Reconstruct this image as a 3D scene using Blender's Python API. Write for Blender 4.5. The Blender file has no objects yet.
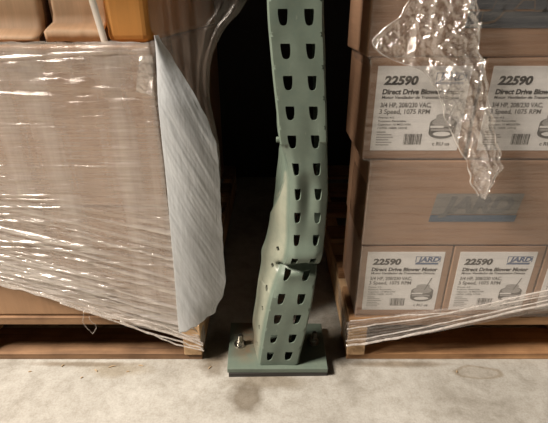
import bpy, bmesh, math, random
from mathutils import Vector, Matrix, noise
random.seed(7)
R = math.radians
S = bpy.context.scene
COL = S.collection

# ------------------------------------------------------------ camera, world, light, exposure
CAM_Z, TILT, FPX = 0.76, 25.6, 426.0
cd = bpy.data.cameras.new('camera'); cam = bpy.data.objects.new('camera', cd); COL.objects.link(cam)
cam.location = (0, 0, CAM_Z); cam.rotation_euler = (R(90 - TILT), 0, 0)
cd.sensor_fit = 'HORIZONTAL'; cd.sensor_width = 36.0; cd.lens = 36.0 * FPX / 548.0
cd.clip_start = 0.02
S.camera = cam
W = bpy.data.worlds.new('World'); S.world = W; W.use_nodes = True
W.node_tree.nodes['Background'].inputs[0].default_value = (1.0, .86, .70, 1)
W.node_tree.nodes['Background'].inputs[1].default_value = 0.012

def area(name, loc, target, sx, sy, power, col):
    l = bpy.data.lights.new(name, 'AREA'); l.shape = 'RECTANGLE'; l.size = sx; l.size_y = sy
    l.energy = power; l.color = col
    o = bpy.data.objects.new(name, l); COL.objects.link(o); o.location = loc
    d = Vector(target) - Vector(loc)
    o.rotation_euler = d.to_track_quat('-Z', 'Y').to_euler()
    return o
area('aisle_lamp', (-2.6, -.14, 3.15), (0, .7, .2), .9, .8, 375, (1.0, .895, .785))
S.view_settings.view_transform = 'Standard'; S.view_settings.look = 'None'
S.view_settings.gamma = 1; S.view_settings.use_curve_mapping = False
S.view_settings.exposure = 0.06

# ------------------------------------------------------------ measuring helpers
def ang(py): return TILT + math.degrees(math.atan((py - 211.5) / FPX))
def pz(py, Y): return CAM_Z - math.tan(R(ang(py))) * Y
def pt(px, py, Y):
    z = pz(py, Y); d = Y * math.cos(R(TILT)) + (CAM_Z - z) * math.sin(R(TILT))
    return Vector(((px - 274) * d / FPX, Y, z))
def lerp(a, b, t): return a + (b - a) * t
def sm(a, b, x):
    t = min(1, max(0, (x - a) / (b - a))); return t * t * (3 - 2 * t)
def curve1(keys):
    """smooth interpolation through (x, value) keys"""
    keys = sorted(keys); xs = [k[0] for k in keys]; ys = [k[1] for k in keys]; n = len(xs)
    ms = []
    for i in range(n):
        a = max(0, i - 1); b = min(n - 1, i + 1)
        ms.append((ys[b] - ys[a]) / (xs[b] - xs[a]) if b > a else 0)
    def f(x):
        if x <= xs[0]: return ys[0] + ms[0] * (x - xs[0]) * 0
        if x >= xs[-1]: return ys[-1]
        i = 0
        while xs[i + 1] < x: i += 1
        h = xs[i + 1] - xs[i]; t = (x - xs[i]) / h
        return ((2*t**3 - 3*t*t + 1) * ys[i] + (t**3 - 2*t*t + t) * h * ms[i]
                + (-2*t**3 + 3*t*t) * ys[i+1] + (t**3 - t*t) * h * ms[i+1])
    return f

# ------------------------------------------------------------ materials
def newmat(name):
    m = bpy.data.materials.new(name); m.use_nodes = True
    nt = m.node_tree; nt.nodes.clear()
    out = nt.nodes.new('ShaderNodeOutputMaterial')
    return m, nt, out
def N(nt, typ, **kw):
    n = nt.nodes.new(typ)
    for k, v in kw.items():
        if k in n.inputs: n.inputs[k].default_value = v
        else: setattr(n, k, v)
    return n
def tex(nt, scale=(1, 1, 1), rot=(0, 0, 0), nscale=5., detail=6., rough=.6, dist=0.):
    tc = N(nt, 'ShaderNodeTexCoord'); mp = N(nt, 'ShaderNodeMapping')
    mp.inputs['Scale'].default_value = scale; mp.inputs['Rotation'].default_value = rot
    nt.links.new(tc.outputs['Object'], mp.inputs['Vector'])
    no = N(nt, 'ShaderNodeTexNoise'); no.inputs['Scale'].default_value = nscale
    no.inputs['Detail'].default_value = detail; no.inputs['Roughness'].default_value = rough
    no.inputs['Distortion'].default_value = dist
    nt.links.new(mp.outputs[0], no.inputs['Vector'])
    return no.outputs['Fac'], mp
def ramp(nt, fac, stops):
    r = N(nt, 'ShaderNodeValToRGB'); e = r.color_ramp.elements
    while len(e) > 1: e.remove(e[0])
    e[0].position = stops[0][0]; e[0].color = (*stops[0][1], 1)
    for p, c in stops[1:]:
        q = e.new(p); q.color = (*c, 1)
    nt.links.new(fac, r.inputs[0]); return r.outputs[0]
def mixc(nt, fac, a, b, mode='MIX'):
    m = N(nt, 'ShaderNodeMix', data_type='RGBA', blend_type=mode)
    for sock, v in ((m.inputs[0], fac), (m.inputs[6], a), (m.inputs[7], b)):
        if isinstance(v, (int, float)): sock.default_value = v
        elif isinstance(v, tuple): sock.default_value = (*v, 1)
        else: nt.links.new(v, sock)
    return m.outputs[2]
def principled(nt, out, color, rough=.6, bump=None, strength=.2, dist=.002, **kw):
    p = N(nt, 'ShaderNodeBsdfPrincipled')
    if isinstance(color, tuple): p.inputs['Base Color'].default_value = (*color, 1)
    else: nt.links.new(color, p.inputs['Base Color'])
    if isinstance(rough, (int, float)): p.inputs['Roughness'].default_value = rough
    else: nt.links.new(rough, p.inputs['Roughness'])
    for k, v in kw.items(): p.inputs[k].default_value = v
    if bump is not None:
        b = N(nt, 'ShaderNodeBump'); b.inputs['Strength'].default_value = strength
        b.inputs['Distance'].default_value = dist
        nt.links.new(bump, b.inputs['Height']); nt.links.new(b.outputs[0], p.inputs['Normal'])
    nt.links.new(p.outputs[0], out.inputs[0]); return p

def mat_flat(name, c, rough=.6, **kw):
    m, nt, out = newmat(name); f, _ = tex(nt, nscale=60)
    col = mixc(nt, f, tuple(x * .85 for x in c), tuple(min(1, x * 1.15) for x in c))
    principled(nt, out, col, rough, **kw); return m

def mat_card(name, c, streak=(3, 3, 90)):
    m, nt, out = newmat(name)
    f, _ = tex(nt, scale=streak, nscale=2.0, detail=5)
    g, _ = tex(nt, nscale=9, detail=4)
    a = mixc(nt, f, tuple(x * .80 for x in c), tuple(min(1, x * 1.18) for x in c))
    b = mixc(nt, g, (.82, .80, .78), (1.12, 1.1, 1.08))
    principled(nt, out, mixc(nt, 1.0, a, b, 'MULTIPLY'), .62, bump=f, strength=.12, dist=.001)
    return m

def mat_wood(name, c1, c2, axis=0):
    m, nt, out = newmat(name)
    sc = [38, 38, 38]; sc[axis] = 1.6
    f, _ = tex(nt, scale=tuple(sc), nscale=1.6, detail=6, dist=.6)
    g, _ = tex(nt, nscale=14, detail=5)
    a = ramp(nt, f, [(.25, c2), (.55, c1), (.8, tuple(min(1, x * 1.2) for x in c1))])
    b = ramp(nt, g, [(.3, (.62, .58, .54)), (.6, (1, 1, 1))])
    principled(nt, out, mixc(nt, 1.0, a, b, 'MULTIPLY'), .75, bump=f, strength=.35, dist=.002)
    return m

def mat_floor():
    m, nt, out = newmat('concrete')
    f, _ = tex(nt, nscale=5.5, detail=9, rough=.68, dist=.4)
    g, _ = tex(nt, nscale=38, detail=7, rough=.75)
    h, _ = tex(nt, nscale=230, detail=4, rough=.7)
    a = ramp(nt, f, [(.30, (.27, .255, .225)), (.45, (.375, .365, .335)), (.62, (.445, .437, .408)), (.8, (.49, .482, .452))])
    b = ramp(nt, g, [(.28, (.72, .69, .64)), (.5, (.95, .94, .92)), (.72, (1.10, 1.10, 1.09))])
    c = ramp(nt, h, [(.3, (.84, .82, .79)), (.6, (1.04, 1.04, 1.04))])
    col = mixc(nt, 1.0, mixc(nt, 1.0, a, b, 'MULTIPLY'), c, 'MULTIPLY')
    # old spills and grime, plus dark patches around the plate and pallets
    tc = N(nt, 'ShaderNodeTexCoord')
    wob, _ = tex(nt, nscale=16, detail=5)
    def blot(col, x, y, rx, ry, tint, amt, hard=.35, ring=False):
        sub = N(nt, 'ShaderNodeVectorMath', operation='SUBTRACT'); sub.inputs[1].default_value = (x, y, 0)
        nt.links.new(tc.outputs['Object'], sub.inputs[0])
        ml = N(nt, 'ShaderNodeVectorMath', operation='MULTIPLY'); ml.inputs[1].default_value = (1 / rx, 1 / ry, 0)
        nt.links.new(sub.outputs[0], ml.inputs[0])
        ln = N(nt, 'ShaderNodeVectorMath', operation='LENGTH'); nt.links.new(ml.outputs[0], ln.inputs[0])
        ad = N(nt, 'ShaderNodeMath', operation='MULTIPLY_ADD'); ad.inputs[1].default_value = 1.3
        nt.links.new(wob, ad.inputs[0]); nt.links.new(ln.outputs['Value'], ad.inputs[2])
        mr = N(nt, 'ShaderNodeMapRange'); mr.inputs['From Min'].default_value = 1.65; mr.inputs['From Max'].default_value = 1.65 - hard
        mr.inputs['To Min'].default_value = 0; mr.inputs['To Max'].default_value = amt
        nt.links.new(ad.outputs[0], mr.inputs['Value'])
        fac = mr.outputs[0]
        if ring:
            mr2 = N(nt, 'ShaderNodeMapRange'); mr2.inputs['From Min'].default_value = 1.5; mr2.inputs['From Max'].default_value = 1.5 - hard
            mr2.inputs['To Min'].default_value = 1; mr2.inputs['To Max'].default_value = .25
            nt.links.new(ad.outputs[0], mr2.inputs['Value'])
            mu = N(nt, 'ShaderNodeMath', operation='MULTIPLY'); nt.links.new(fac, mu.inputs[0]); nt.links.new(mr2.outputs[0], mu.inputs[1]); fac = mu.outputs[0]
        return mixc(nt, fac, col, mixc(nt, 1.0, col, tint, 'MULTIPLY'))
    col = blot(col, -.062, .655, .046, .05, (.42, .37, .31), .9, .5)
    col = blot(col, -.01, .70, .13, .03, (.5, .44, .36), .8, .6)  # darker band along the base plate front
    col = blot(col, -.14, .80, .05, .12, (.35, .29, .22), .9, .6)  # shade of the gap painted on the floor, left of the plate
    col = blot(col, .16, .82, .06, .14, (.4, .36, .3), .8, .6)  # floor colour darkened for the gap shade, right of the plate
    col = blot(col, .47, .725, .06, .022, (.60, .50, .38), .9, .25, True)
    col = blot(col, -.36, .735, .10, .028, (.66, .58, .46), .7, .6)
    col = blot(col, .30, .752, .16, .012, (.5, .42, .33), .8, .6)  # narrow darker strip along the right pallet front
    col = blot(col, -.45, .752, .16, .010, (.5, .42, .33), .8, .6)  # narrow darker strip along the left pallet front
    principled(nt, out, col, .62, bump=g, strength=.22, dist=.002)
    return m

def mat_green():
    m, nt, out = newmat('sage_green_paint')
    f, _ = tex(nt, nscale=22, detail=7, rough=.7)
    a = ramp(nt, f, [(.25, (.100, .138, .115)), (.5, (.126, .160, .127)), (.75, (.148, .184, .152))])
    h, _ = tex(nt, scale=(1, 1, .35), nscale=70, detail=6, rough=.8)
    sc = ramp(nt, h, [(.62, (0, 0, 0)), (.70, (1, 1, 1))])
    col = mixc(nt, sc, a, (.20, .225, .19))
    at = N(nt, 'ShaderNodeAttribute', attribute_name='dust_light')
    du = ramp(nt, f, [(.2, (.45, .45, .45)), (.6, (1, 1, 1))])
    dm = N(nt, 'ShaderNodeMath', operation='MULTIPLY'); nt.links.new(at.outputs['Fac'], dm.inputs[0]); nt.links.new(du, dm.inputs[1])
    col = mixc(nt, dm.outputs[0], col, (.33, .325, .25))  # pale dusty tint that also paints the lower left flange as brightly lit
    # rust wiped low on the left flange
    tc = N(nt, 'ShaderNodeTexCoord'); sx = N(nt, 'ShaderNodeSeparateXYZ'); nt.links.new(tc.outputs['Object'], sx.inputs[0])
    mr = N(nt, 'ShaderNodeMapRange'); mr.inputs['From Min'].default_value = -.030; mr.inputs['From Max'].default_value = -.060
    nt.links.new(sx.outputs['X'], mr.inputs['Value'])
    mz = N(nt, 'ShaderNodeMapRange'); mz.inputs['From Min'].default_value = .17; mz.inputs['From Max'].default_value = .01
    nt.links.new(sx.outputs['Z'], mz.inputs['Value'])
    my = N(nt, 'ShaderNodeMapRange'); my.inputs['From Min'].default_value = .725; my.inputs['From Max'].default_value = .765
    nt.links.new(sx.outputs['Y'], my.inputs['Value'])
    mx2 = N(nt, 'ShaderNodeMapRange'); mx2.inputs['From Min'].default_value = -.105; mx2.inputs['From Max'].default_value = -.07
    nt.links.new(sx.outputs['X'], mx2.inputs['Value'])
    def mul(a, b):
        k = N(nt, 'ShaderNodeMath', operation='MULTIPLY'); nt.links.new(a, k.inputs[0]); nt.links.new(b, k.inputs[1]); return k.outputs[0]
    rr = ramp(nt, f, [(.35, (.25, .25, .25)), (.6, (1, 1, 1))])
    fac = mul(mul(mul(mul(mr.outputs[0], mz.outputs[0]), my.outputs[0]), rr), mx2.outputs[0])
    col = mixc(nt, fac, col, (.17, .10, .055))
    principled(nt, out, col, .42, bump=f, strength=.10, dist=.002)
    return m

def mat_film(name, haze=(.10, .40), tint=(.93, .88, .84), gloss=.22, rough=.16, sc=(2.5, 2.5, 40), rot=(0, 0, 0), bstr=.5, bd=.004, translucent=.4, dense=False):
    m, nt, out = newmat(name)
    f, _ = tex(nt, scale=sc, rot=rot, nscale=4, detail=7, rough=.65, dist=.2)
    g, _ = tex(nt, nscale=28, detail=5)
    bl, _ = tex(nt, nscale=4.5, detail=4)
    bp = N(nt, 'ShaderNodeBump'); bp.inputs['Strength'].default_value = bstr; bp.inputs['Distance'].default_value = bd
    nt.links.new(f, bp.inputs['Height'])
    b2 = N(nt, 'ShaderNodeBump'); b2.inputs['Strength'].default_value = bstr * .5; b2.inputs['Distance'].default_value = bd
    nt.links.new(g, b2.inputs['Height']); nt.links.new(bp.outputs[0], b2.inputs['Normal'])
    tr = N(nt, 'ShaderNodeBsdfTransparent'); tr.inputs[0].default_value = (.97, .965, .96, 1)
    di = N(nt, 'ShaderNodeBsdfDiffuse'); di.inputs[0].default_value = (*tint, 1)
    tl = N(nt, 'ShaderNodeBsdfTranslucent'); tl.inputs[0].default_value = (*tint, 1)
    dm = N(nt, 'ShaderNodeMixShader'); dm.inputs[0].default_value = translucent
    nt.links.new(di.outputs[0], dm.inputs[1]); nt.links.new(tl.outputs[0], dm.inputs[2])
    gl = N(nt, 'ShaderNodeBsdfGlossy'); gl.inputs[0].default_value = (1, .97, .93, 1); gl.inputs['Roughness'].default_value = rough
    for n in (di, gl): nt.links.new(b2.outputs[0], n.inputs['Normal'])
    mul = N(nt, 'ShaderNodeMath', operation='MULTIPLY'); nt.links.new(f, mul.inputs[0]); nt.links.new(bl, mul.inputs[1])
    mr = N(nt, 'ShaderNodeMapRange'); mr.inputs['From Min'].default_value = .12; mr.inputs['From Max'].default_value = .42
    mr.inputs['To Min'].default_value = haze[0]; mr.inputs['To Max'].default_value = haze[1]
    nt.links.new(mul.outputs[0], mr.inputs['Value'])
    fac = mr.outputs[0]
    if dense:   # gathered film thickness plus painted highlights, stored on the mesh, and long vertical stretch bands
        at = N(nt, 'ShaderNodeAttribute', attribute_name='layers_glint')
        vb, _ = tex(nt, scale=(16, 16, 1.2), nscale=1.6, detail=5)
        vm = N(nt, 'ShaderNodeMapRange'); vm.inputs['From Min'].default_value = .40; vm.inputs['From Max'].default_value = .68
        vm.inputs['To Min'].default_value = 0; vm.inputs['To Max'].default_value = .28
        nt.links.new(vb, vm.inputs['Value'])
        a1 = N(nt, 'ShaderNodeMath', operation='ADD'); nt.links.new(fac, a1.inputs[0]); nt.links.new(vm.outputs[0], a1.inputs[1])
        a2 = N(nt, 'ShaderNodeMath', operation='ADD', use_clamp=True); nt.links.new(a1.outputs[0], a2.inputs[0]); nt.links.new(at.outputs['Fac'], a2.inputs[1])
        fac = a2.outputs[0]
        gm = N(nt, 'ShaderNodeMapRange'); gm.inputs['To Min'].default_value = gloss * .75; gm.inputs['To Max'].default_value = gloss * 2.2
        nt.links.new(at.outputs['Fac'], gm.inputs['Value'])
    m1 = N(nt, 'ShaderNodeMixShader'); nt.links.new(fac, m1.inputs[0])
    nt.links.new(tr.outputs[0], m1.inputs[1]); nt.links.new(dm.outputs[0], m1.inputs[2])
    m2 = N(nt, 'ShaderNodeMixShader'); m2.inputs[0].default_value = gloss
    if dense: nt.links.new(gm.outputs[0], m2.inputs[0])
    nt.links.new(m1.outputs[0], m2.inputs[1]); nt.links.new(gl.outputs[0], m2.inputs[2])
    nt.links.new(m2.outputs[0], out.inputs[0]); return m

M = dict(
    floor=mat_floor(), green=mat_green(),
    card=mat_card('brown_cardboard', (.345, .205, .125)),
    card_light=mat_card('light_cardboard', (.64, .43, .265), (90, 3, 3)),
    card_orange=mat_card('orange_cardboard', (.70, .32, .075), (40, 3, 3)),
    card_big=mat_card('big_cardboard', (.35, .205, .11), (60, 3, 4)),
    wood=mat_wood('pallet_wood', (.25, .14, .07), (.10, .052, .026), 0),
    wood_r=mat_wood('fresh_pallet_wood', (.44, .245, .115), (.21, .10, .045), 0),
    wood_y=mat_wood('pallet_wood_stringer', (.68, .46, .26), (.42, .26, .13), 1),
    paper=mat_flat('label_paper', (.80, .79, .78), .5),
    black=mat_flat('black_ink', (.025, .022, .022), .6),
    grey=mat_flat('grey_ink', (.12, .115, .11), .6),
    lgrey=mat_flat('light_grey_ink', (.36, .35, .34), .6),
    blue=mat_flat('blue_ink', (.10, .15, .27), .6),
    blue_box=mat_flat('faded_blue_ink', (.20, .185, .170), .6), logo_dark=mat_flat('worn_dark_ink', (.125, .125, .125), .6), outline_brown=mat_flat('brown_print_gap', (.17, .125, .095), .6), band_dark=mat_flat('dark_blue_print', (.075, .085, .10), .6),
    blue_bar=mat_flat('deep_blue_ink', (.055, .095, .15), .6),
    steel=mat_flat('zinc_steel', (.55, .53, .48), .28, Metallic=1.0),
    dark=mat_flat('dark_steel', (.035, .032, .03), .6),
    wall=mat_flat('dark_wall', (.03, .028, .026), .8),
    tape=mat_flat('white_edging', (.78, .72, .64), .5),
    chip=mat_wood('splinter_wood', (.55, .40, .24), (.35, .22, .11), 0),
    film_l=mat_film('stretch_film_left', haze=(.14, .50), gloss=.22, rough=.20, sc=(2.2, 2.2, 60), bstr=.5, tint=(.74, .68, .63), dense=True),
    film_edge=mat_film('rolled_film_edge', haze=(.20, .85), gloss=.25, rough=.2, sc=(30, 30, 30), bstr=.3, bd=.001, tint=(.95, .9, .86)),
    film_v=mat_film('stretch_film_right', haze=(.03, .20), gloss=.12, rough=.22, sc=(2, 2, 50), bstr=.35),
    film_c=mat_film('crumpled_film', haze=(.04, .44), gloss=.34, rough=.10, sc=(18, 18, 9), bstr=.8, bd=.006, tint=(.95, .92, .9)),
    film_r=mat_film('gathered_film', haze=(.02, .34), gloss=.17, rough=.22, sc=(2, 2, 45), rot=(0, R(-13), 0), bstr=.15, bd=.001),
    film_d=mat_film('shaded_film', haze=(.10, .36), gloss=.05, rough=.25, sc=(22, 22, 2), bstr=.6, tint=(.30, .245, .20)),  # dark tint stands in for the shade on the hanging sheet
    foam=mat_film('pale_foam_film', haze=(.50, .98), gloss=.07, rough=.30, sc=(45, 45, 5), rot=(0, R(32), 0), bstr=.22, bd=.002, tint=(.585, .61, .625), translucent=.3),
)

# ------------------------------------------------------------ object helpers
def link(name, bm, mat, parent=None, smooth=False, bevel=0):
    me = bpy.data.meshes.new(name); bm.normal_update(); bm.to_mesh(me); bm.free()
    o = bpy.data.objects.new(name, me); COL.objects.link(o)
    if mat: me.materials.append(mat)
    if smooth: me.polygons.foreach_set('use_smooth', [True] * len(me.polygons))
    if parent:
        o.parent = parent; o.location = -Vector(parent.location)
        o.location.z = -parent.location.z
    if bevel:
        b = o.modifiers.new('bevel', 'BEVEL'); b.width = bevel; b.segments = 3; b.limit_method = 'ANGLE'
    return o
def thing(name, label, cat, loc=(0, 0, 0), group=None):
    o = bpy.data.objects.new(name, None); COL.objects.link(o); o.location = loc
    o.empty_display_size = .05
    o['label'] = label; o['category'] = cat
    if group: o['group'] = group
    return o
def tag(o, label, cat, group=None):
    o['label'] = label; o['category'] = cat
    if group: o['group'] = group
    return o
def struct(name, bm, mat):
    o = link(name, bm, mat); o['kind'] = 'structure'; return o
def sub(name, bm, mat, part, **kw):
    """a sub-part: meshes carry world coordinates, the part's offset is undone"""
    o = link(name, bm, mat, None, **kw); o.parent = part; o.location = (0, 0, 0); return o
def box(bm, x0, x1, y0, y1, z0, z1, jit=0):
    vs = [bm.verts.new((x + random.uniform(-jit, jit), y + random.uniform(-jit, jit), z)) for z in (z0, z1) for y in (y0, y1) for x in (x0, x1)]
    for f in ((0, 2, 3, 1), (4, 5, 7, 6), (0, 1, 5, 4), (2, 6, 7, 3), (0, 4, 6, 2), (1, 3, 7, 5)):
        bm.faces.new([vs[i] for i in f])
    return bm
def boxbm(*a, **k): return box(bmesh.new(), *a, **k)
def grid(fn, nu, nv, keep=None):
    bm = bmesh.new()
    V = [[bm.verts.new(fn(i / nu, j / nv)) for i in range(nu + 1)] for j in range(nv + 1)]
    for j in range(nv):
        for i in range(nu):
            if keep and not keep((i + .5) / nu, (j + .5) / nv): continue
            bm.faces.new((V[j][i], V[j][i+1], V[j+1][i+1], V[j+1][i]))
    for v in [v for v in bm.verts if not v.link_faces]: bm.verts.remove(v)
    return bm
def cyl(bm, c, axis, r0, r1, h, n=24):
    q = Vector(axis).normalized().to_track_quat('Z', 'Y'); c = Vector(c)
    a = [bm.verts.new(c + q @ Vector((r0 * math.cos(2*math.pi*i/n), r0 * math.sin(2*math.pi*i/n), 0))) for i in range(n)]
    b = [bm.verts.new(c + q @ Vector((r1 * math.cos(2*math.pi*i/n), r1 * math.sin(2*math.pi*i/n), h))) for i in range(n)]
    for i in range(n): bm.faces.new((a[i], a[(i+1) % n], b[(i+1) % n], b[i]))
    bm.faces.new(a[::-1]); bm.faces.new(b)
    return bm
def tube(bm, pts, r, n=8):
    rings = []
    for i, p in enumerate(pts):
        d = (pts[min(i+1, len(pts)-1)] - pts[max(i-1, 0)]).normalized()
        q = d.to_track_quat('Z', 'Y'); rr = r(i / (len(pts)-1)) if callable(r) else r
        rings.append([bm.verts.new(p + q @ Vector((rr*math.cos(2*math.pi*k/n), rr*math.sin(2*math.pi*k/n), 0))) for k in range(n)])
    for a, b in zip(rings, rings[1:]):
        for k in range(n): bm.faces.new((a[k], a[(k+1) % n], b[(k+1) % n], b[k]))
    bm.faces.new(rings[0][::-1]); bm.faces.new(rings[-1])
    return bm
def nz(x, y, z, s=1.0): return noise.noise(Vector((x * s, y * s, z * s)))

# ------------------------------------------------------------ setting
struct('floor', boxbm(-4, 4, -4, 4.2, -.1, 0), M['floor'])
struct('wall_back', boxbm(-4, 4, 1.98, 2.08, 0, 4), M['wall'])
struct('ceiling', boxbm(-4, 4, -4, 4.2, 4.0, 4.1), M['wall'])
struct('rack_occluder_1', boxbm(-3, 3, .80, 2.0, 1.62, 1.70), M['wall'])      # unseen rack decking added above the frame to block light

struct('rack_occluder_2', boxbm(-3, 3, .675, .722, 1.00, 1.12), M['wall'])      # unseen rack beam added above the frame to shade the upper loads

# ------------------------------------------------------------ pallets
def pallet(x_end, sgn, label, wood):
    Y0, H, dep = .765, .127, 1.02
    L = 1.10; x_far = x_end + sgn * L
    t = thing('wooden_pallet', label, 'pallet', ((x_end + x_far) / 2, Y0 + dep / 2, 0))
    xa, xb = min(x_end, x_far), max(x_end, x_far)
    for k, w in enumerate((.12, .09, .09, .09, .09, .12)):
        y = Y0 + k * (dep - .11) / 5
        link('deck_board', boxbm(xa, xb, y, y + w, H - .020, H, jit=.002), M[wood], t, bevel=.0015)
    for k in (0, 2, 5):
        y = Y0 + k * (dep - .11) / 5
        link('bottom_board', boxbm(xa + .002, xb - .002, y + .003, y + .095, .0, .017, jit=.002), M[wood], t, bevel=.0015)
    for k in range(3):
        x = x_end + sgn * (.0 + k * (L - .042) / 2); x2 = x + sgn * .042
        link('stringer', boxbm(min(x, x2), max(x, x2), Y0 - .002, Y0 + dep, .0172, H - .0202), M['wood_y'], t, bevel=.002)
    return t
pallet(.172, 1, 'worn wooden pallet under the stack of labelled cartons at right', 'wood_r')
pallet(-.170, -1, 'worn wooden pallet under the large film-wrapped carton at left', 'wood')

# ------------------------------------------------------------ printing
def text_verts(s, bold=0.0, shear=0.0, space=1.0):
    cu = bpy.data.curves.new('t', 'FONT'); cu.body = s; cu.size = 1; cu.offset = bold; cu.shear = shear
    cu.space_character = space; cu.resolution_u = 3
    o = bpy.data.objects.new('t', cu); COL.objects.link(o)
    dg = bpy.context.evaluated_depsgraph_get()
    me = bpy.data.meshes.new_from_object(o.evaluated_get(dg))
    vs = [tuple(v.co) for v in me.vertices]; fs = [tuple(p.vertices) for p in me.polygons]
    bpy.data.objects.remove(o); bpy.data.curves.remove(cu); bpy.data.meshes.remove(me)
    return vs, fs
def put_text(bm, s, x0, z0, w, h, y, **kw):
    """text with baseline-left at x0,z0 in the x-z plane, fitted into w by h"""
    vs, fs = text_verts(s, **kw)
    ax = min(v[0] for v in vs); bx = max(v[0] for v in vs); az = 0; bz = .72
    V = [bm.verts.new((x0 + (v[0]-ax) / (bx-ax) * w, y, z0 + (v[1]-az) / (bz-az) * h)) for v in vs]
    for f in fs:
        try: bm.faces.new([V[i] for i in f])
        except ValueError: pass
def rect(bm, x0, x1, z0, z1, y, sh=0):
    vs = [bm.verts.new(p) for p in ((x0, y, z0), (x1, y, z0), (x1 + sh, y, z1), (x0 + sh, y, z1))]
    bm.faces.new(vs)
def ell(bm, cx, cz, rx, rz, y, n=28, a0=0, a1=2*math.pi):
    vs = [bm.verts.new((cx + rx*math.cos(a0+(a1-a0)*i/n), y, cz + rz*math.sin(a0+(a1-a0)*i/n))) for i in range(n + (a1-a0 < 6.2))]
    bm.faces.new(vs)

LW, LH = .163, .151
def make_carton():
    """carton 0..w wide at the origin, front at y=0; one mesh per part"""
    w, h, dp = .193, .182, .20
    t = thing('labelled_carton', 'x', 'carton', (0, 0, 0))
    body = link('carton_body', boxbm(0, w, 0, dp, 0, h), M['card'], t, bevel=.003)
    lx, lz = .014, .017
    lab = link('label', boxbm(lx, lx + LW, -.0006, .0004, lz, lz + LH), M['paper'], t)
    def U(u): return lx + u * LW
    def Vv(v): return lz + (1 - v) * LH
    y = -.0009
    b = bmesh.new(); put_text(b, '22590', U(.075), Vv(.205), .37*LW, .095*LH, y, bold=.05, shear=.15)
    put_text(b, 'Direct Drive Blower Motor', U(.07), Vv(.315), .87*LW, .058*LH, y, bold=.042, shear=.12)
    put_text(b, 'Motor Ventilador de Transmisión Directa', U(.07), Vv(.368), .84*LW, .034*LH, y, bold=.02, shear=.12)
    sub('headline', b, M['black'], lab)
    b = bmesh.new()
    put_text(b, '3/4 HP, 208/230 VAC,', U(.065), Vv(.468), .56*LW, .056*LH, y, bold=.018)
    put_text(b, '3 Speed, 1075 RPM', U(.06), Vv(.545), .56*LW, .056*LH, y, bold=.018)
    for k, s in enumerate(('Frame: 4.5', 'Rotation: Reversible', 'Capacitor: 10 MFD/370V', '(16900, 16808, 16910)')):
        put_text(b, s, U(.06), Vv(.602 + .042*k), (.17, .31, .37, .33)[k]*LW, .024*LH, y, bold=.01)
    sub('specification_text', b, M['grey'], lab)
    b = bmesh.new()
    for k in range(6):
        rect(b, U(.055), U(.055 + (.10, .17, .19, .14, .18, .15)[k]), Vv(.775 + .032*k), Vv(.762 + .032*k), y)
    sub('small_print', b, M['lgrey'], lab)
    b = bmesh.new(); x = .37
    rnd = random.Random(3)
    while x < .57:
        ww = rnd.choice((.004, .007, .011)); rect(b, U(x), U(x + ww), Vv(.925), Vv(.79), y); x += ww + rnd.choice((.004, .006, .009))
    sub('barcode', b, M['grey'], lab)
    b = bmesh.new()
    put_text(b, 'JARD', U(.655), Vv(.158), .29*LW, .078*LH, y, bold=.045, shear=.2)
    rect(b, U(.63), U(.93), Vv(.205), Vv(.175), y, .001)
    for (x0, x1, z0, z1) in ((.63, .945, .080, .072), (.63, .64, .165, .072), (.945, .955, .165, .072)):
        rect(b, U(x0), U(x1), Vv(z0), Vv(z1), y)
    sub('logo', b, M['blue'], lab)
    # drawing of the motor: drum, end bell, shaft
    b = bmesh.new()
    ell(b, U(.79), Vv(.775), .150*LW, .075*LH, y); rect(b, U(.64), U(.94), Vv(.775), Vv(.66), y)
    ell(b, U(.79), Vv(.66), .150*LW, .07*LH, y - .00005)
    rect(b, U(.81), U(.822), Vv(.64), Vv(.43), y - .0003, .07*LW)
    put_text(b, 'c RU us', U(.70), Vv(.935), .20*LW, .045*LH, y, bold=.03)
    dr = sub('motor_drawing', b, M['grey'], lab)
    b = bmesh.new(); ell(b, U(.79), Vv(.65), .125*LW, .055*LH, y - .0002); rect(b, U(.70), U(.88), Vv(.64), Vv(.57), y - .0002)
    ell(b, U(.79), Vv(.57), .09*LW, .03*LH, y - .0002)
    rect(b, U(.66), U(.90), Vv(.755), Vv(.725), y - .0002)
    sub('motor_drawing_tint', b, M['lgrey'], lab)
    b = bmesh.new(); ell(b, U(.79), Vv(.79), .10*LW, .028*LH, y - .0003); rect(b, U(.65), U(.80), Vv(.715), Vv(.69), y - .0003)
    sub('motor_drawing_highlight', b, M['paper'], lab)
    return t
def copy_tree(o, parent=None):
    c = o.copy(); COL.objects.link(c)
    if parent: c.parent = parent
    for ch in o.children: copy_tree(ch, c)
    return c
proto = make_carton()
spots = [
    (.184, .772, .128, 0.0, 'labelled motor carton on the bottom row, nearest the green upright', 1.0),
    (.379, .772, .128, 0.0, 'labelled motor carton second along the bottom row, beside the leftmost carton', 1.0),
    (.575, .773, .128, 0.0, 'bottom row carton cut off by the right edge of the photo', 1.0),
    (.166, .771, .501, 0.0, 'labelled motor carton in the upper row, partly behind the dangling crumpled film', 1.0),
    (.366, .772, .501, -.6, 'upper row labelled carton at the right edge, right of the dangling film', 1.0),
]
for i, (x, y, z, a, lab, s) in enumerate(spots):
    o = proto if i == 0 else copy_tree(proto)
    o.location = (x, y, z); o.rotation_euler.z = R(a); o['label'] = lab
    o['group'] = 'labelled blower motor cartons'

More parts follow.
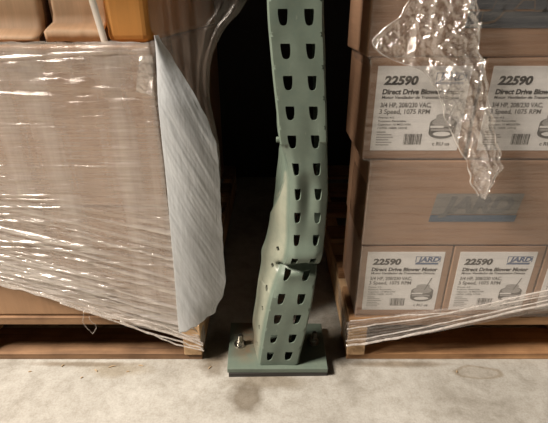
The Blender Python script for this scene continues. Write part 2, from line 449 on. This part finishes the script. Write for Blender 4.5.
def logo_big(parent, x0, z0, w, h, y, mats):
    b = bmesh.new(); sh = .006 * h / .06
    rect(b, x0, x0 + w, z0 + h*.27, z0 + h, y, sh); lg = sub('logo_panel', b, M[mats[0]], parent)
    b = bmesh.new(); put_text(b, 'JARD', x0 + .09*w, z0 + (.30 if mats[3] else .36)*h, .85*w, .54*h, y - .0004, bold=.05, shear=.25)
    lt = sub('logo_letters', b, M[mats[1]], parent)
    if mats[3]:
        b = bmesh.new(); put_text(b, 'JARD', x0 + .085*w, z0 + .29*h, .86*w, .56*h, y - .0002, bold=.075, shear=.25); sub('logo_letter_outline', b, M['outline_brown'], parent)
    b = bmesh.new(); rect(b, x0 - .002, x0 + w, z0, z0 + h*.24, y, sh*.3); sub('logo_bar', b, M[mats[2]], parent)
def wide_carton(x0, x1, y0, y1, z0, z1, label, logo, mats):
    t = thing('wide_carton', label, 'carton', ((x0+x1)/2, (y0+y1)/2, z0))
    body = link('carton_body', boxbm(x0, x1, y0, y1, z0, z1), M['card'], t, bevel=.004)
    logo_big(body, *logo, y0 - .0008, mats)
wide_carton(.182, .772, .771, .975, .312, .498, 'wide brown carton with faded blue printed logo, between the two labelled rows', (.315, .368, .172, .062), ('blue_box', 'logo_dark', 'blue_bar', False))
wide_carton(.158, .770, .771, .985, .6835, 1.30, 'topmost wide brown carton with dark blue printed band, cut off by the photo top', (.318, .729, .27, .105), ('band_dark', 'band_dark', 'band_dark', True))

# large wrapped carton, left
t = thing('large_carton', 'large plain brown carton wrapped in clear film on the left pallet', 'carton', (-.62, .95, .128))
body = link('carton_body', boxbm(-1.04, -.212,   .771, 1.70, .128, .702), M['card_big'], t, bevel=.006)
bm = bmesh.new(); box(bm, -1.04, -.215, .7695, .7712, .405, .4085); link('flap_seam', bm, M['card'], t)

# cartons above it: flaps opened towards the aisle
def flap_carton(name, x0, x1, prof, label, xs=(0, 0), mat='card_light', z_top=1.58):
    t = thing(name, label, 'carton', ((x0+x1)/2, .95, .7045))
    link('carton_body', boxbm(x0, x1, .835, 1.70, .7045, z_top), M['card'], t, bevel=.003)
    bm = bmesh.new(); n = 20
    V = [[bm.verts.new((lerp(x0 + xs[0]*k, x1 + xs[1]*k, i/n), y + .002*nz(i*.3, k, 2), z + .0015*nz(i*.35, k, 7)))
          for i in range(n+1)] for k, (y, z) in enumerate(prof)]
    for k in range(len(prof)-1):
        for i in range(n): bm.faces.new((V[k][i], V[k][i+1], V[k+1][i+1], V[k+1][i]))
    f = link('open_flap', bm, M[mat], t, smooth=True)
    s = f.modifiers.new('solid', 'SOLIDIFY'); s.thickness = .004
    return t
flap_carton('opened_carton', -.398, -.296, [(.800, .706), (.795, .722), (.802, .7265), (.815, .732), (.826, .7365), (.830, .75), (.832, .90)],
            'brown carton with a bent open flap, on the large carton beside the orange one', (.0015, 0))
flap_carton('opened_carton', -.70, -.408, [(.797, .706), (.793, .711), (.802, .717), (.815, .723), (.826, .728), (.830, .75), (.832, .90)],
            'brown carton with sagging bent flap at the top left corner of the photo', (0, 0))
t = thing('orange_carton', 'tall orange-brown carton with a whitish edge, standing behind the top of the film', 'carton', (-.25, .90, .7045))
link('carton_body', boxbm(-.288, -.214, .792, 1.70, .7045, 1.50), M['card_orange'], t, bevel=.012)
bm = bmesh.new(); n = 12
def strip(s, v): return (-.297 - .030*v + .012*s, .787 - .002*math.sin(s*3), .705 + .2*v)
o = link('edge_strip', grid(strip, 4, 10), M['tape'], t); sd = o.modifiers.new('s', 'SOLIDIFY'); sd.thickness = .003

# ------------------------------------------------------------ the damaged upright
YC = .725
def ppm(t): return FPX / (YC * (math.cos(R(TILT)) + math.sin(R(TILT)) * t))
rows_px = [  # hole row: y, x left hole, x right hole, x left face edge, x right face edge   (top to bottom)
    (17, 283.1, 309.2, 267.5, 323.8), (51.3, 285.9, 310.9, 270.3, 325), (83, 288.2, 312.3, 273.3, 326), (113.3, 290.3, 313.5, 276.6, 327),
    (142, 292.1, 315.6, 279.6, 327.6), (169.5, 295.2, 317.3, 287.8, 328.3), (194.7, 297.4, 318.6, 289.0, 328.6), (218, 297, 318, 288.2, 326.6),
    (239.8, 296, 316.3, 288.2, 325), (259.8, 293.4, 312.6, 285.2, 321.8), (278, 286.4, 306, 278.6, 317), (300, 280.9, 300.8, 270.6, 313.2),
    (319.6, 277.5, 296.3, 266, 309), (338.8, 273.8, 291.8, 262.6, 304.6), (356, 269.9, 288, 260, 300.2)]
rows_px = rows_px[::-1]
PITCH = .0508
kz, kxl, kxr, kel, ker = [], [], [], [], []
for i, (py, xl, xr, el, er) in enumerate(rows_px):
    v = i * PITCH; tt = math.tan(R(ang(py))); p = ppm(tt); z = CAM_Z - YC * tt
    kz.append((v, z))
    for L, x in ((kxl, xl), (kxr, xr), (kel, el), (ker, er)): L.append((v, (x - 274) / p))
# below the first row and above the last
v0 = -.5 * PITCH
kz.insert(0, (v0, .0235))
for L in (kxl, kxr, kel, ker): L.insert(0, (v0, L[0][1] - .0035))
NTOP = 22
for k in (1, 2, 4, 8):
    v = (14 + k) * PITCH; kz.append((v, kz[15][1] + .0500 * k))
    for L, lastd in ((kxl, -.0013), (kxr, -.0013), (kel, -.0013), (ker, -.0013)): L.append((v, L[15][1] + lastd * k))
fz, fxl, fxr, fel, fer = map(curve1, (kz, kxl, kxr, kel, ker))
# how far the back edge of the left flange is swung out, by height
back_px = [(120, 276.5), (143, 279), (155, 277), (175, 275), (196, 273), (215, 271), (245, 265), (275, 259.6), (300, 256), (325, 252.5), (340, 254)]
kd = [(1.3, 0), (.62, 0)]
for py, px in back_px[1:]:
    q = pt(px, py, .787)
    v = 0
    while fz(v) < q.z: v += .004
    kd.append((q.z, max(0, fel(v) - q.x)))
kd.append((0, kd[-1][1])); fD = curve1(kd)
HF, FL, LIP = .044, .075, .016
def bulge(z, x):
    """dents pressed into the face, in metres away from the camera"""
    b = -.014 * math.exp(-((z - .318) / .022)**2) * (1 - .35 * (x*22)**2 if abs(x) < .045 else .3)
    b += .025 * math.exp(-((z - .287 + .25*abs(x - .006)) / .0105)**2)
    b += .008 * math.exp(-((z - .245) / .03)**2)
    b += .006 * math.exp(-((z - .445) / .055)**2) * math.exp(-((x) / .012)**2)
    b += -.004 * math.exp(-((z - .49) / .02)**2) * math.exp(-((x-.0) / .02)**2)
    b += .0016 * nz(x*30, z*14, 3)
    return b
def v_tear(s): return VT0 - (VT0 - VT1) * (s / FL) + .0012 * nz(s*300, 4, 4)
def cmap(u, v, strip=False):
    z = fz(v); XL, hl, hr, XR = fel(v), fxl(v), fxr(v), fer(v)
    H = .0207
    rad = .0045
    def face(uu):
        if uu < -H: t = (uu + H) / (H - HF) ; x = lerp(hl, XL, t); full = HF - H; dx = abs(hl - XL); side = t
        elif uu > H: t = (uu - H) / (HF - H); x = lerp(hr, XR, t); full = HF - H; dx = abs(XR - hr); side = t
        else: return lerp(hl, hr, (uu + H) / (2*H)), 0
        rec = math.sqrt(max(0, full*full - dx*dx)) * .5 if dx < full * .9 else 0
        return x, rec * side**1.5
    uc = min(HF, max(-HF, u)); x, rec = face(uc)
    e = HF - abs(uc); y = YC + rec
    if e < rad: y += rad - math.sqrt(max(0, rad*rad - (rad - e)**2))
    xm = uc
    y += bulge(z, xm) * (1 if abs(u) <= HF else math.exp(-((abs(u) - HF) / .016)**1.5))
    if u < -HF:
        s = -HF - u; sl = min(s, FL)
        # the bright lower fold grows backwards along a diagonal crease
        u1 = FL
        D = fD(z); A = min(.9, D / u1); B = 0
        a = min(sl, u1); b = sl - a
        x += -(a*A + b*B); y += a*math.sqrt(1 - A*A) + b*math.sqrt(1 - B*B)
        if strip: q_ = sm(.56, .52, z); y += .010 * q_ * (1 - sl/FL*.5); x += .003 * q_ + .0022 * math.sin(sl*260) * q_
        elif z < .52: y -= .007 * math.sin(math.pi * min(1, sl/FL*1.2)) * sm(.30, .44, z); x -= .003 * sm(.30, .44, z) * (sl/FL)
        dent = .004 * math.exp(-((z - .285) / .02)**2) * sl / FL
        x -= dent; z += 0
        if s > FL:
            x += (s - FL) * .95; y += (s - FL) * .05
    elif u > HF:
        s = u - HF; sl = min(s, FL); y += sl
        x += .0015 * math.sin(z * 20)
        if s > FL: x -= (s - FL)
    return Vector((x, y, z))
bm = bmesh.new()
tear = [(-.0078, .0120), (.0078, .0120), (.0078, .004), (.0072, -.003), (.0062, -.0085), (.0045, -.0118), (.0015, -.0130), (-.0015, -.0130), (-.0045, -.0118), (-.0062, -.0085), (-.0072, -.003), (-.0078, .004)]
tear = [(x*.98, z*.97) for x, z in tear]
dia = [(.0066, 0), (0, .0066), (-.0066, 0), (0, -.0066)]
def ray_poly(poly, dx, dz):
    best = None
    for i in range(len(poly)):
        ax, az = poly[i]; bx, bz = poly[(i+1) % len(poly)]
        ex, ez = bx-ax, bz-az; den = dx*ez - dz*ex
        if abs(den) < 1e-12: continue
        t = (ax*ez - az*ex) / den; s = (ax*dz - az*dx) / den
        if t > 0 and -1e-6 <= s <= 1 + 1e-6 and (best is None or t < best): best = t
    return best
NS = 10
def cell(u0, u1, va, vb, cu, cv, poly, flip=1):
    bd = []
    for i in range(NS): bd.append((lerp(u0, u1, i/NS), va))
    for i in range(NS): bd.append((u1, lerp(va, vb, i/NS)))
    for i in range(NS): bd.append((lerp(u1, u0, i/NS), vb))
    for i in range(NS): bd.append((u0, lerp(vb, va, i/NS)))
    rings = []
    for f in (1, .8, .55, .3, .12, 0):
        ring = []
        for (pu, pv) in bd:
            dx, dz = pu - cu, pv - cv; t = ray_poly(poly, dx, dz); hx, hz = cu + dx*t, cv + dz*t
            ring.append(bm.verts.new(cmap(lerp(hx, pu, f), lerp(hz, pv, f))))
        rings.append(ring)
    n = len(bd)
    for a, b in zip(rings, rings[1:]):
        for i in range(n): bm.faces.new((a[i], a[(i+1) % n], b[(i+1) % n], b[i]))
def plain(u0, u1, va, vb, nu):
    for i in range(nu):
        for j in range(NS):
            q = [(lerp(u0, u1, i/nu), lerp(va, vb, j/NS)), (lerp(u0, u1, (i+1)/nu), lerp(va, vb, j/NS)),
                 (lerp(u0, u1, (i+1)/nu), lerp(va, vb, (j+1)/NS)), (lerp(u0, u1, i/nu), lerp(va, vb, (j+1)/NS))]
            bm.faces.new([bm.verts.new(cmap(*p)) for p in q])
def v_at(z):
    v = 0
    while fz(v) < z: v += .0005
    return v
VT0, VT1 = v_at(.502), v_at(.370)
KA = int(VT1 / PITCH); KB = KA + 4          # pattern rows replaced by the torn pieces of the left flange
va_, vb_ = (KA - .5) * PITCH, (KB + .5) * PITCH
def patch(f, nu, nv):
    V = [[bm.verts.new(f(i/nu, j/nv)) for i in range(nu+1)] for j in range(nv+1)]
    for j in range(nv):
        for i in range(nu): bm.faces.new((V[j][i], V[j][i+1], V[j+1][i+1], V[j+1][i]))
def lower_piece(a, b):
    s = FL * (1 - a); vt = v_tear(s); return cmap(-HF - s, lerp(va_, vt, b))
def upper_piece(a, b):
    s = FL * (1 - a); vt = v_tear(s) - .006; return cmap(-HF - s - 1e-6, lerp(vt, vb_, b), True)
for k in range(NTOP):
    va, vb = (k-.5)*PITCH, (k+.5)*PITCH; vc = k*PITCH
    cell(-HF, 0, va, vb, -.0207, vc, tear); cell(0, HF, va, vb, .0207, vc, tear)
    if not KA <= k <= KB: cell(-HF-FL, -HF, va, vb, -HF-.028, vc + .006, dia)
    cell(HF, HF+FL, va, vb, HF+.028, vc + .006, dia)
    if not KA <= k <= KB: plain(-HF-FL-LIP, -HF-FL, va, vb, 2)
    plain(HF+FL, HF+FL+LIP, va, vb, 2)
n0 = len(bm.faces); patch(lower_piece, 12, 40); patch(upper_piece, 12, 40)
bm.faces.ensure_lookup_table(); torn = bm.faces[n0:]
bmesh.ops.remove_doubles(bm, verts=bm.verts, dist=.00008)
bmesh.ops.recalc_face_normals(bm, faces=bm.faces)
up = thing('rack_upright', 'bent and torn sage green steel rack upright with teardrop holes', 'rack upright', (0, .76, 0))
fr = [f for f in bm.faces if abs(f.calc_center_median().y - YC) < .004]
if sum(f.normal.y for f in fr) > 0: bmesh.ops.reverse_faces(bm, faces=bm.faces)
vtab = [(fz(k*.002 - .026), k*.002 - .026) for k in range(700)]
def v_lookup(z):
    import bisect
    i = bisect.bisect_left(vtab, (z, -9)); return vtab[min(i, len(vtab)-1)][1]
for f in torn: f.normal_update()
for f in torn:
    if f.is_valid and f.normal.x * .8 + f.normal.y * .6 > 0: f.normal_flip()
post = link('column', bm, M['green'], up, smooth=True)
at = post.data.attributes.new('dust_light', 'FLOAT', 'POINT')  # mask keeps the painted brightness to the flange below the tear
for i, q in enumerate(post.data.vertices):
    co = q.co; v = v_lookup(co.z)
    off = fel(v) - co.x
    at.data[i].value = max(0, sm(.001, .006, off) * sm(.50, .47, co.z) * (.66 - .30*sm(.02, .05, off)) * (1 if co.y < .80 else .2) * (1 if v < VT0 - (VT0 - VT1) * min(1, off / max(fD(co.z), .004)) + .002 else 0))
s = post.modifiers.new('solid', 'SOLIDIFY'); s.thickness = .0034; s.offset = -1; s.use_even_offset = False
es = post.modifiers.new('split', 'EDGE_SPLIT'); es.split_angle = R(26)
# base plate, shim, anchors
bm = bmesh.new()
pl = [(-.106, .714), (.122, .7145), (.122, .868), (-.112, .872)]
def prism(bm, poly, z0, z1):
    a = [bm.verts.new((x, y, z0)) for x, y in poly]; b = [bm.verts.new((x, y, z1)) for x, y in poly]
    bm.faces.new(a[::-1]); bm.faces.new(b)
    for i in range(len(poly)): bm.faces.new((a[i], a[(i+1) % len(poly)], b[(i+1) % len(poly)], b[i]))
    return bm
link('base_plate', prism(bm, pl, .0115, .0235), M['green'], up, bevel=.0015)
bm = bmesh.new()
link('shim_plate', prism(bm, [(-.103, .7125), (.121, .716), (.119, .865), (-.106, .866)], 0, .0115), M['dark'], up, bevel=.001)
def anchor(x, y, tilt=0):
    a = cyl(bmesh.new(), (x, y, .0235), (0, 0, 1), .0145, .0145, .0024, 28)
    w = link('anchor_bolt', cyl(bmesh.new(), (x, y, .0255), (.05, -.03, 1), .0058, .0052, .029, 16), M['steel'], up, smooth=False)
    sub('washer', a, M['steel'], w)
    nb = cyl(bmesh.new(), (x, y, .0259), (.05, -.03, 1), .0098, .0098, .0095, 6)
    sub('nut', nb, M['steel'], w, bevel=.001)
    th = bmesh.new()
    for k in range(5): cyl(th, (x + .0009 + k*.00018, y, .0365 + k*.003), (.05, -.03, 1), .0067, .0067, .0013, 16)
    sub('thread', th, M['steel'], w)
    return w
anchor(-.082, .792); anchor(.096, .80)
p = pt(278.3, 139.5, .765)
b = cyl(bmesh.new(), p + Vector((.004, 0, 0)), (-1, 0, 0), .0055, .0055, .008, 12)
link('brace_bolt', b, M['green'], up, bevel=.0015)
# diagonal brace running back into the rack
# ------------------------------------------------------------ stretch film
def film(name, fn, nu, nv, mat, parent=None, keep=None):
    o = link(name, grid(fn, nu, nv, keep), mat, parent, smooth=True); return o

# left: sheet round the large carton, gathered diagonally at the bottom
zb = curve1([(-.80, .30), (-.61, .224), (-.417, .150), (-.288, .093), (-.175, .043), (-.16, .040)])
creases = []   # (z at x=-.6, z at x=-.4, z at x=-.2, height, width, x where it fades)
for (a, b_, c, h, w, xf) in [(195, 196, 198, .0035, .0022, -.38), (199, 201, 203, .0025, .0016, -.42), (207, 208, 210, .0035, .0020, -.40), (214, 216, 218, .003, .0018, -.44),
                             (221, 222, 224, .0035, .0024, -.40), (228, 229, 231, .002, .0016, -.45), (241, 245, 249, .0050, .0028, -.27), (246, 252, 262, .0028, .0018, -.22),
                             (250, 261, 267, .0042, .0022, -.17), (260, 275, 290, .0038, .0025, -.17), (266, 284, 300, .003, .0022, -.17), (271, 291, 309, .0042, .0026, -.17),
                             (275, 297, 317, .003, .0020, -.17), (279, 303, 325, .004, .0026, -.17), (172, 166, 168, .002, .0015, -.30), (60, 56, 50, .004, .0022, -.24),
                             (118, 116, 117, .0018, .0013, -.42), (92, 95, 93, .0018, .0012, -.40)]:
    creases.append((pz(a, .765), pz(b_, .765), pz(c, .765), h, w, xf))
def crease_h(x, z):
    h = 0
    u = (x + .6) / .2
    for i, (a, b_, c, hh, w, xf) in enumerate(creases):
        zc = lerp(a, b_, u) if u < 1 else lerp(b_, c, u - 1)
        zc += .0022 * nz(x*9, i*7.3, 1)
        d = (z - zc) / w
        if abs(d) > 3: continue
        k = 1 - sm(xf - .06, xf + .06, x) if xf < -.2 else 1
        k *= .55 + .75 * nz(x*16, i*3.1, 5)
        h += hh * max(0, k) * math.exp(-d*d)
    return h
XC = -.2085
def lfilm(u, v):
    x_front = lerp(-.80, 0, u)
    zt = .708 + .003 * nz(u*30, 0, 0)
    if u < .80:
        x = lerp(-.80, XC, u / .80); side = 0
    else: x = XC; side = (u - .80) / .20
    zbot = zb(x) if side == 0 else .041
    z = lerp(zt, zbot, v**.93)
    low = sm(.16, .06, z)
    xx = x + low * (.038 if side > 0 else .038 * sm(-.35, XC, x))
    y = .7655 - .0035*low
    if side > 0:
        xx += .004 * math.sin(side * 9); y += side * .16 ; y -= .002
    f = sm(-.20, -.24, x) if side == 0 else 0
    h = crease_h(xx, z) + .0016 * (nz(x*7, z*85, 0) + .6*nz(x*13, z*190, 4)) + .0025 * nz(x*5, z*9, 8)
    h += .0022 * sm(.56, .64, z) * nz(x*30, z*60, 3)
    h += .0042 * sm(.46, .34, z) * max(0, nz(x*3.2, v*62, 17) - .02) + .0018 * sm(.46, .34, z) * nz(x*5, v*150, 23)
    return Vector((xx + (h if side > 0 else 0), y - max(-.002, h), z))
wl = thing('stretch_wrap', 'creased clear stretch film wound round the large carton on the left pallet', 'plastic wrap', (-.5, .76, .04))
fo = film('film_sheet', lfilm, 230, 420, M['film_l'], wl)
at = fo.data.attributes.new('layers_glint', 'FLOAT', 'POINT')
for i, vtx in enumerate(fo.data.vertices):
    x, z = vtx.co.x, vtx.co.z
    c = crease_h(x, z) / .004
    line = zb(x) if x < XC + .002 else .041
    v = (i // 231) / 420
    low = sm(.50, .30, z)
    st = max(0, nz(x*3.2, v*62, 17) + .05)
    at.data[i].value = min(.35, .22*c) + low * (.10 + .75*st) + .22*sm(.14, .0, z - line) + .12*sm(.62, .70, z) + .10*sm(-.36, -.44, x)*sm(.33, .38, z)*sm(.52, .47, z)  # last term whitens a patch at left as a painted highlight
# rolled lower hem and loose strands
def polyw(pxs, Y, n=60, wob=.0):
    P = [pt(a, b, Y) for a, b in pxs]; fx = curve1([(i, p.x) for i, p in enumerate(P)]); fzz = curve1([(i, p.z) for i, p in enumerate(P)])
    out = []
    for k in range(n+1):
        t = k / n * (len(P)-1); out.append(Vector((fx(t) , Y + wob * nz(t*2.3, 1, pxs[0][1]), fzz(t) + wob * nz(t*3, 5, pxs[0][1]))))
    return out
for j, (pp, r) in enumerate([([(-40, 271), (0, 284), (50, 298), (95, 313), (140, 324), (175, 335), (203, 345)], .0024),
                          ([(60, 303), (100, 316), (140, 330), (175, 340), (203, 349)], .0018),
                          ([(88, 306), (120, 318), (150, 322), (180, 333), (203, 343)], .0014),
                          ([(120, 321), (150, 334), (180, 345), (204, 351)], .0016)]):
    link('rolled_hem', tube(bmesh.new(), polyw(pp, .757 - .001*j, 90, .003), lambda t, r=r, j=j: r*(1 + .5*nz(t*40, j, 2))), M['film_edge'], wl, smooth=True)
link('torn_wisp', tube(bmesh.new(), polyw([(84, 312), (83, 322), (88, 329), (93, 333), (96, 326), (90, 320), (89, 316)], .750, 40, .004), .0007), M['film_r'], wl, smooth=True)

# right: taut sheet over the stack
def rfilm(u, v):
    if u < .12: x = .160; side = 1 - u / .12
    else: x = lerp(.160, .80, (u - .12) / .88); side = 0
    z = lerp(.95, .118, v)
    x += .022 * sm(.69, .66, z) * (1 if side > 0 else sm(.25, .16, x)) * (1 if z < .50 else .3)
    h = .0014 * (nz(x*6, z*60, 11) + .5*nz(x*12, z*150, 2)) + .002*nz(x*6, z*10, 3)
    for zc, a in ((.503, .004), (.312, .004), (.682, .005), (.135, .003), (.150, .003), (.142, .002)):
        h += a * math.exp(-((z - zc - .002*nz(x*12, zc, 0)) / .0022)**2) * (.35 + 1.2*max(0, nz(x*14, zc*9, 6) + .35))
    y = .7665 - max(-.002, h) + side * .16
    return Vector((x, y, z))
wr = thing('stretch_wrap', 'clear stretch film over the labelled cartons at right, torn and dangling at its top', 'plastic wrap', (.45, .76, .04))
film('film_sheet', rfilm, 200, 420, M['film_v'], wr)
# gathered band running down to the pallet corner
def band(u, v):
    ya = curve1([(0, 322), (.25, 313), (.5, 305), (.8, 291), (1, 284)])(u)
    yb = curve1([(0, 346), (.25, 337), (.5, 326), (.8, 312), (1, 303)])(u)
    p = pt(lerp(347, 585, u), lerp(ya, yb, v), .7635)
    h = 0
    for k in range(9):
        c = (k + .5) / 9 + .03*nz(u*4, k*3, 1); w = .022 + .008*nz(k, 0, 0)
        h += (.0035 + .003*nz(u*6, k*5, 0)) * math.exp(-((v - c) / w)**2)
    p.y -= h; return p
film('gathered_band', band, 160, 110, M['film_r'], wr)
for j, (pp, r) in enumerate([([(346, 346), (380, 341), (420, 333), (470, 322), (520, 310), (580, 299)], .0026),
                          ([(346, 341), (380, 336), (430, 326), (480, 315), (580, 293)], .0014),
                          ([(347, 329), (380, 324), (430, 317), (500, 301), (580, 283)], .0016),
                          ([(350, 321), (400, 316), (460, 311), (548, 296)], .0012)]):
    link('rolled_hem', tube(bmesh.new(), polyw(pp, .754, 90, .002), lambda t, r=r, j=j: r*(1 + .45*nz(t*30, j, 2))), M['film_edge'], wr, smooth=True)
def ret(u, v):   # film turned round the pallet corner
    p = pt(347, lerp(322, 347, v), .7635); p.x += .002*math.sin(v*20) - .002; p.y += u*.14; p.z += u*.02; return p
film('corner_turn', ret, 12, 24, M['film_r'], wr)
# dangling crumpled flap
dl = curve1([(-25, 405), (0, 409), (18, 397), (32, 381), (42, 373), (52, 378), (60, 395), (70, 420), (90, 437), (120, 446), (145, 458), (165, 467), (185, 473), (197, 479)])
dr = curve1([(-25, 470), (0, 476), (15, 478), (50, 479), (90, 486), (120, 491), (150, 498), (165, 500), (180, 493), (197, 484)])
def dang(u, v):
    py = lerp(-25, 197, v); e = 3.0*nz(py*.09, 0, 4)
    px = lerp(dl(py) + e, dr(py) - e + 2*nz(py*.13, 9, 4), u)
    p = pt(px, py, .744)
    q = p.copy()
    h = .010*nz(q.x*22, q.z*16, 1) + .005*nz(q.x*60, q.z*40, 2) + .0026*nz(q.x*130, q.z*90, 3) + .0015*nz(q.x*260, q.z*190, 8)
    rg = 1 - abs(nz(q.x*26, q.z*9, 12)) * 2.0; h += .006 * max(0, rg)**3
    rg = 1 - abs(nz(q.x*48, q.z*30, 22)) * 2.2; h += .0035 * max(0, rg)**4
    eb = min(u, 1-u); h += .006 * math.exp(-(eb/.045)**2)
    for c, a in ((.62, .008), (.86, .006)):   # long folds
        h += a*math.exp(-((u - c - .05*nz(v*5, c, 0)) / .05)**2)
    p.y -= h; return p
film('dangling_flap', dang, 170, 330, M['film_c'], wr)
def edge_tube(f, a, b, r, sgn, name='torn_edge'):
    pts = []
    for k in range(120):
        py = lerp(a, b, k/119); e = 3.0*nz(py*.09, 0, 4)
        px = f(py) + (e if sgn > 0 else -e + 2*nz(py*.13, 9, 4)); q = pt(px, py, .738); q.y += .003*nz(k*.2, 1, 1); pts.append(q)
    link(name, tube(bmesh.new(), pts, lambda t: r*max(.1, 1 + 1.8*nz(t*25, r*1000, 1)) + .0002), M['film_edge'], wr, smooth=True)
edge_tube(dl, -25, 196, .0007, 1); edge_tube(dr, -25, 196, .0007, -1)

# pale sheet hanging over the corner at left
pl_ = curve1([(36, 152), (60, 155), (110, 160), (150, 164), (190, 168), (250, 173), (300, 177), (331, 180)])
pr_ = curve1([(36, 154), (60, 170), (80, 184), (100, 197), (125, 209), (150, 217), (200, 220.5), (250, 223), (280, 225), (300, 223), (316, 219), (331, 215)])
def pale(u, v):
    py0 = lerp(36, 331, v); px = lerp(pl_(py0), pr_(py0), u)
    py = py0 - 17*u*sm(.85, 1, v) + 2.0*sm(.9, 1, v)*nz(u*7, 1, 1)
    p = pt(px + 1.2*nz(py*.08, u*2, 5)*(u > .9), py, .742)
    ax = p.x + .45*p.z
    h = .010*math.sin(u*3.0 + .6) + .005*nz(ax*14, p.z*3, 1) + .0013*nz(ax*55, p.z*6, 4) + .0005*nz(ax*220, p.z*20, 8)
    p.y -= h; p.y += .02*sm(.25, 0, v); return p
o = film('plastic_sheet', pale, 90, 240, M['foam'])
sd = o.modifiers.new('s', 'SOLIDIFY'); sd.thickness = .0006
tag(o, 'whitish translucent plastic sheet hanging between the large carton and the green upright', 'plastic sheet')
# small curled scrap left of it
def scrap(u, v):
    p = pt(lerp(142 - 4*v - 2, 152 + 1*v, u), lerp(56, 92 + 4*u, v) , .756); p.y -= .004*math.sin(u*4 + v*3) + .002*nz(u*6, v*9, 2); return p
film('film_scrap', scrap, 14, 24, M['film_c'], wl)

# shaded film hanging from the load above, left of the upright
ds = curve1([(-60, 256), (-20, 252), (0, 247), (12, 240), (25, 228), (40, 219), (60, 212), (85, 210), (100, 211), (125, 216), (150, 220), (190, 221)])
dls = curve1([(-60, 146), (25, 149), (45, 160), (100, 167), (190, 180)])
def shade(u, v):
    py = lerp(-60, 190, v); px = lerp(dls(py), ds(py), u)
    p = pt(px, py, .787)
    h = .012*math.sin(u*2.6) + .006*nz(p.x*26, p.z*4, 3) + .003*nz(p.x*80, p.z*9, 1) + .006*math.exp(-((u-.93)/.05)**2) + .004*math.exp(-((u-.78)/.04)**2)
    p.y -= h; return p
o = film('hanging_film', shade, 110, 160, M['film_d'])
tag(o, 'film darkened in colour for shade, hanging from above, between the orange-brown carton and the green upright', 'plastic film')

# ------------------------------------------------------------ litter
rnd = random.Random(11)
for k, (px, py, ln, a) in enumerate([(112, 367, .016, 20), (96, 371, .010, -35), (63, 366, .008, 60), (128, 372, .007, 5), (141, 366, .012, -10), (82, 378, .006, 40), (457, 372, .007, 70), (210, 368, .010, 50), (30, 372, .007, 15)]):
    D = CAM_Z / math.tan(R(ang(py))); p = pt(px, py, D)
    bm = bmesh.new(); tube(bm, [Vector((-ln/2, 0, .0014)), Vector((0, .0008, .0018)), Vector((ln/2, 0, .0013))], lambda t: .0013*(1.1 - abs(t-.5)), 5)
    o = link('wood_splinter', bm, M['chip']); o.location = (p.x, p.y, 0.0); o.rotation_euler.z = R(a)
    tag(o, 'tiny pale wood splinter lying loose on the concrete in front of the pallets', 'splinter', 'loose wood splinters on the floor')
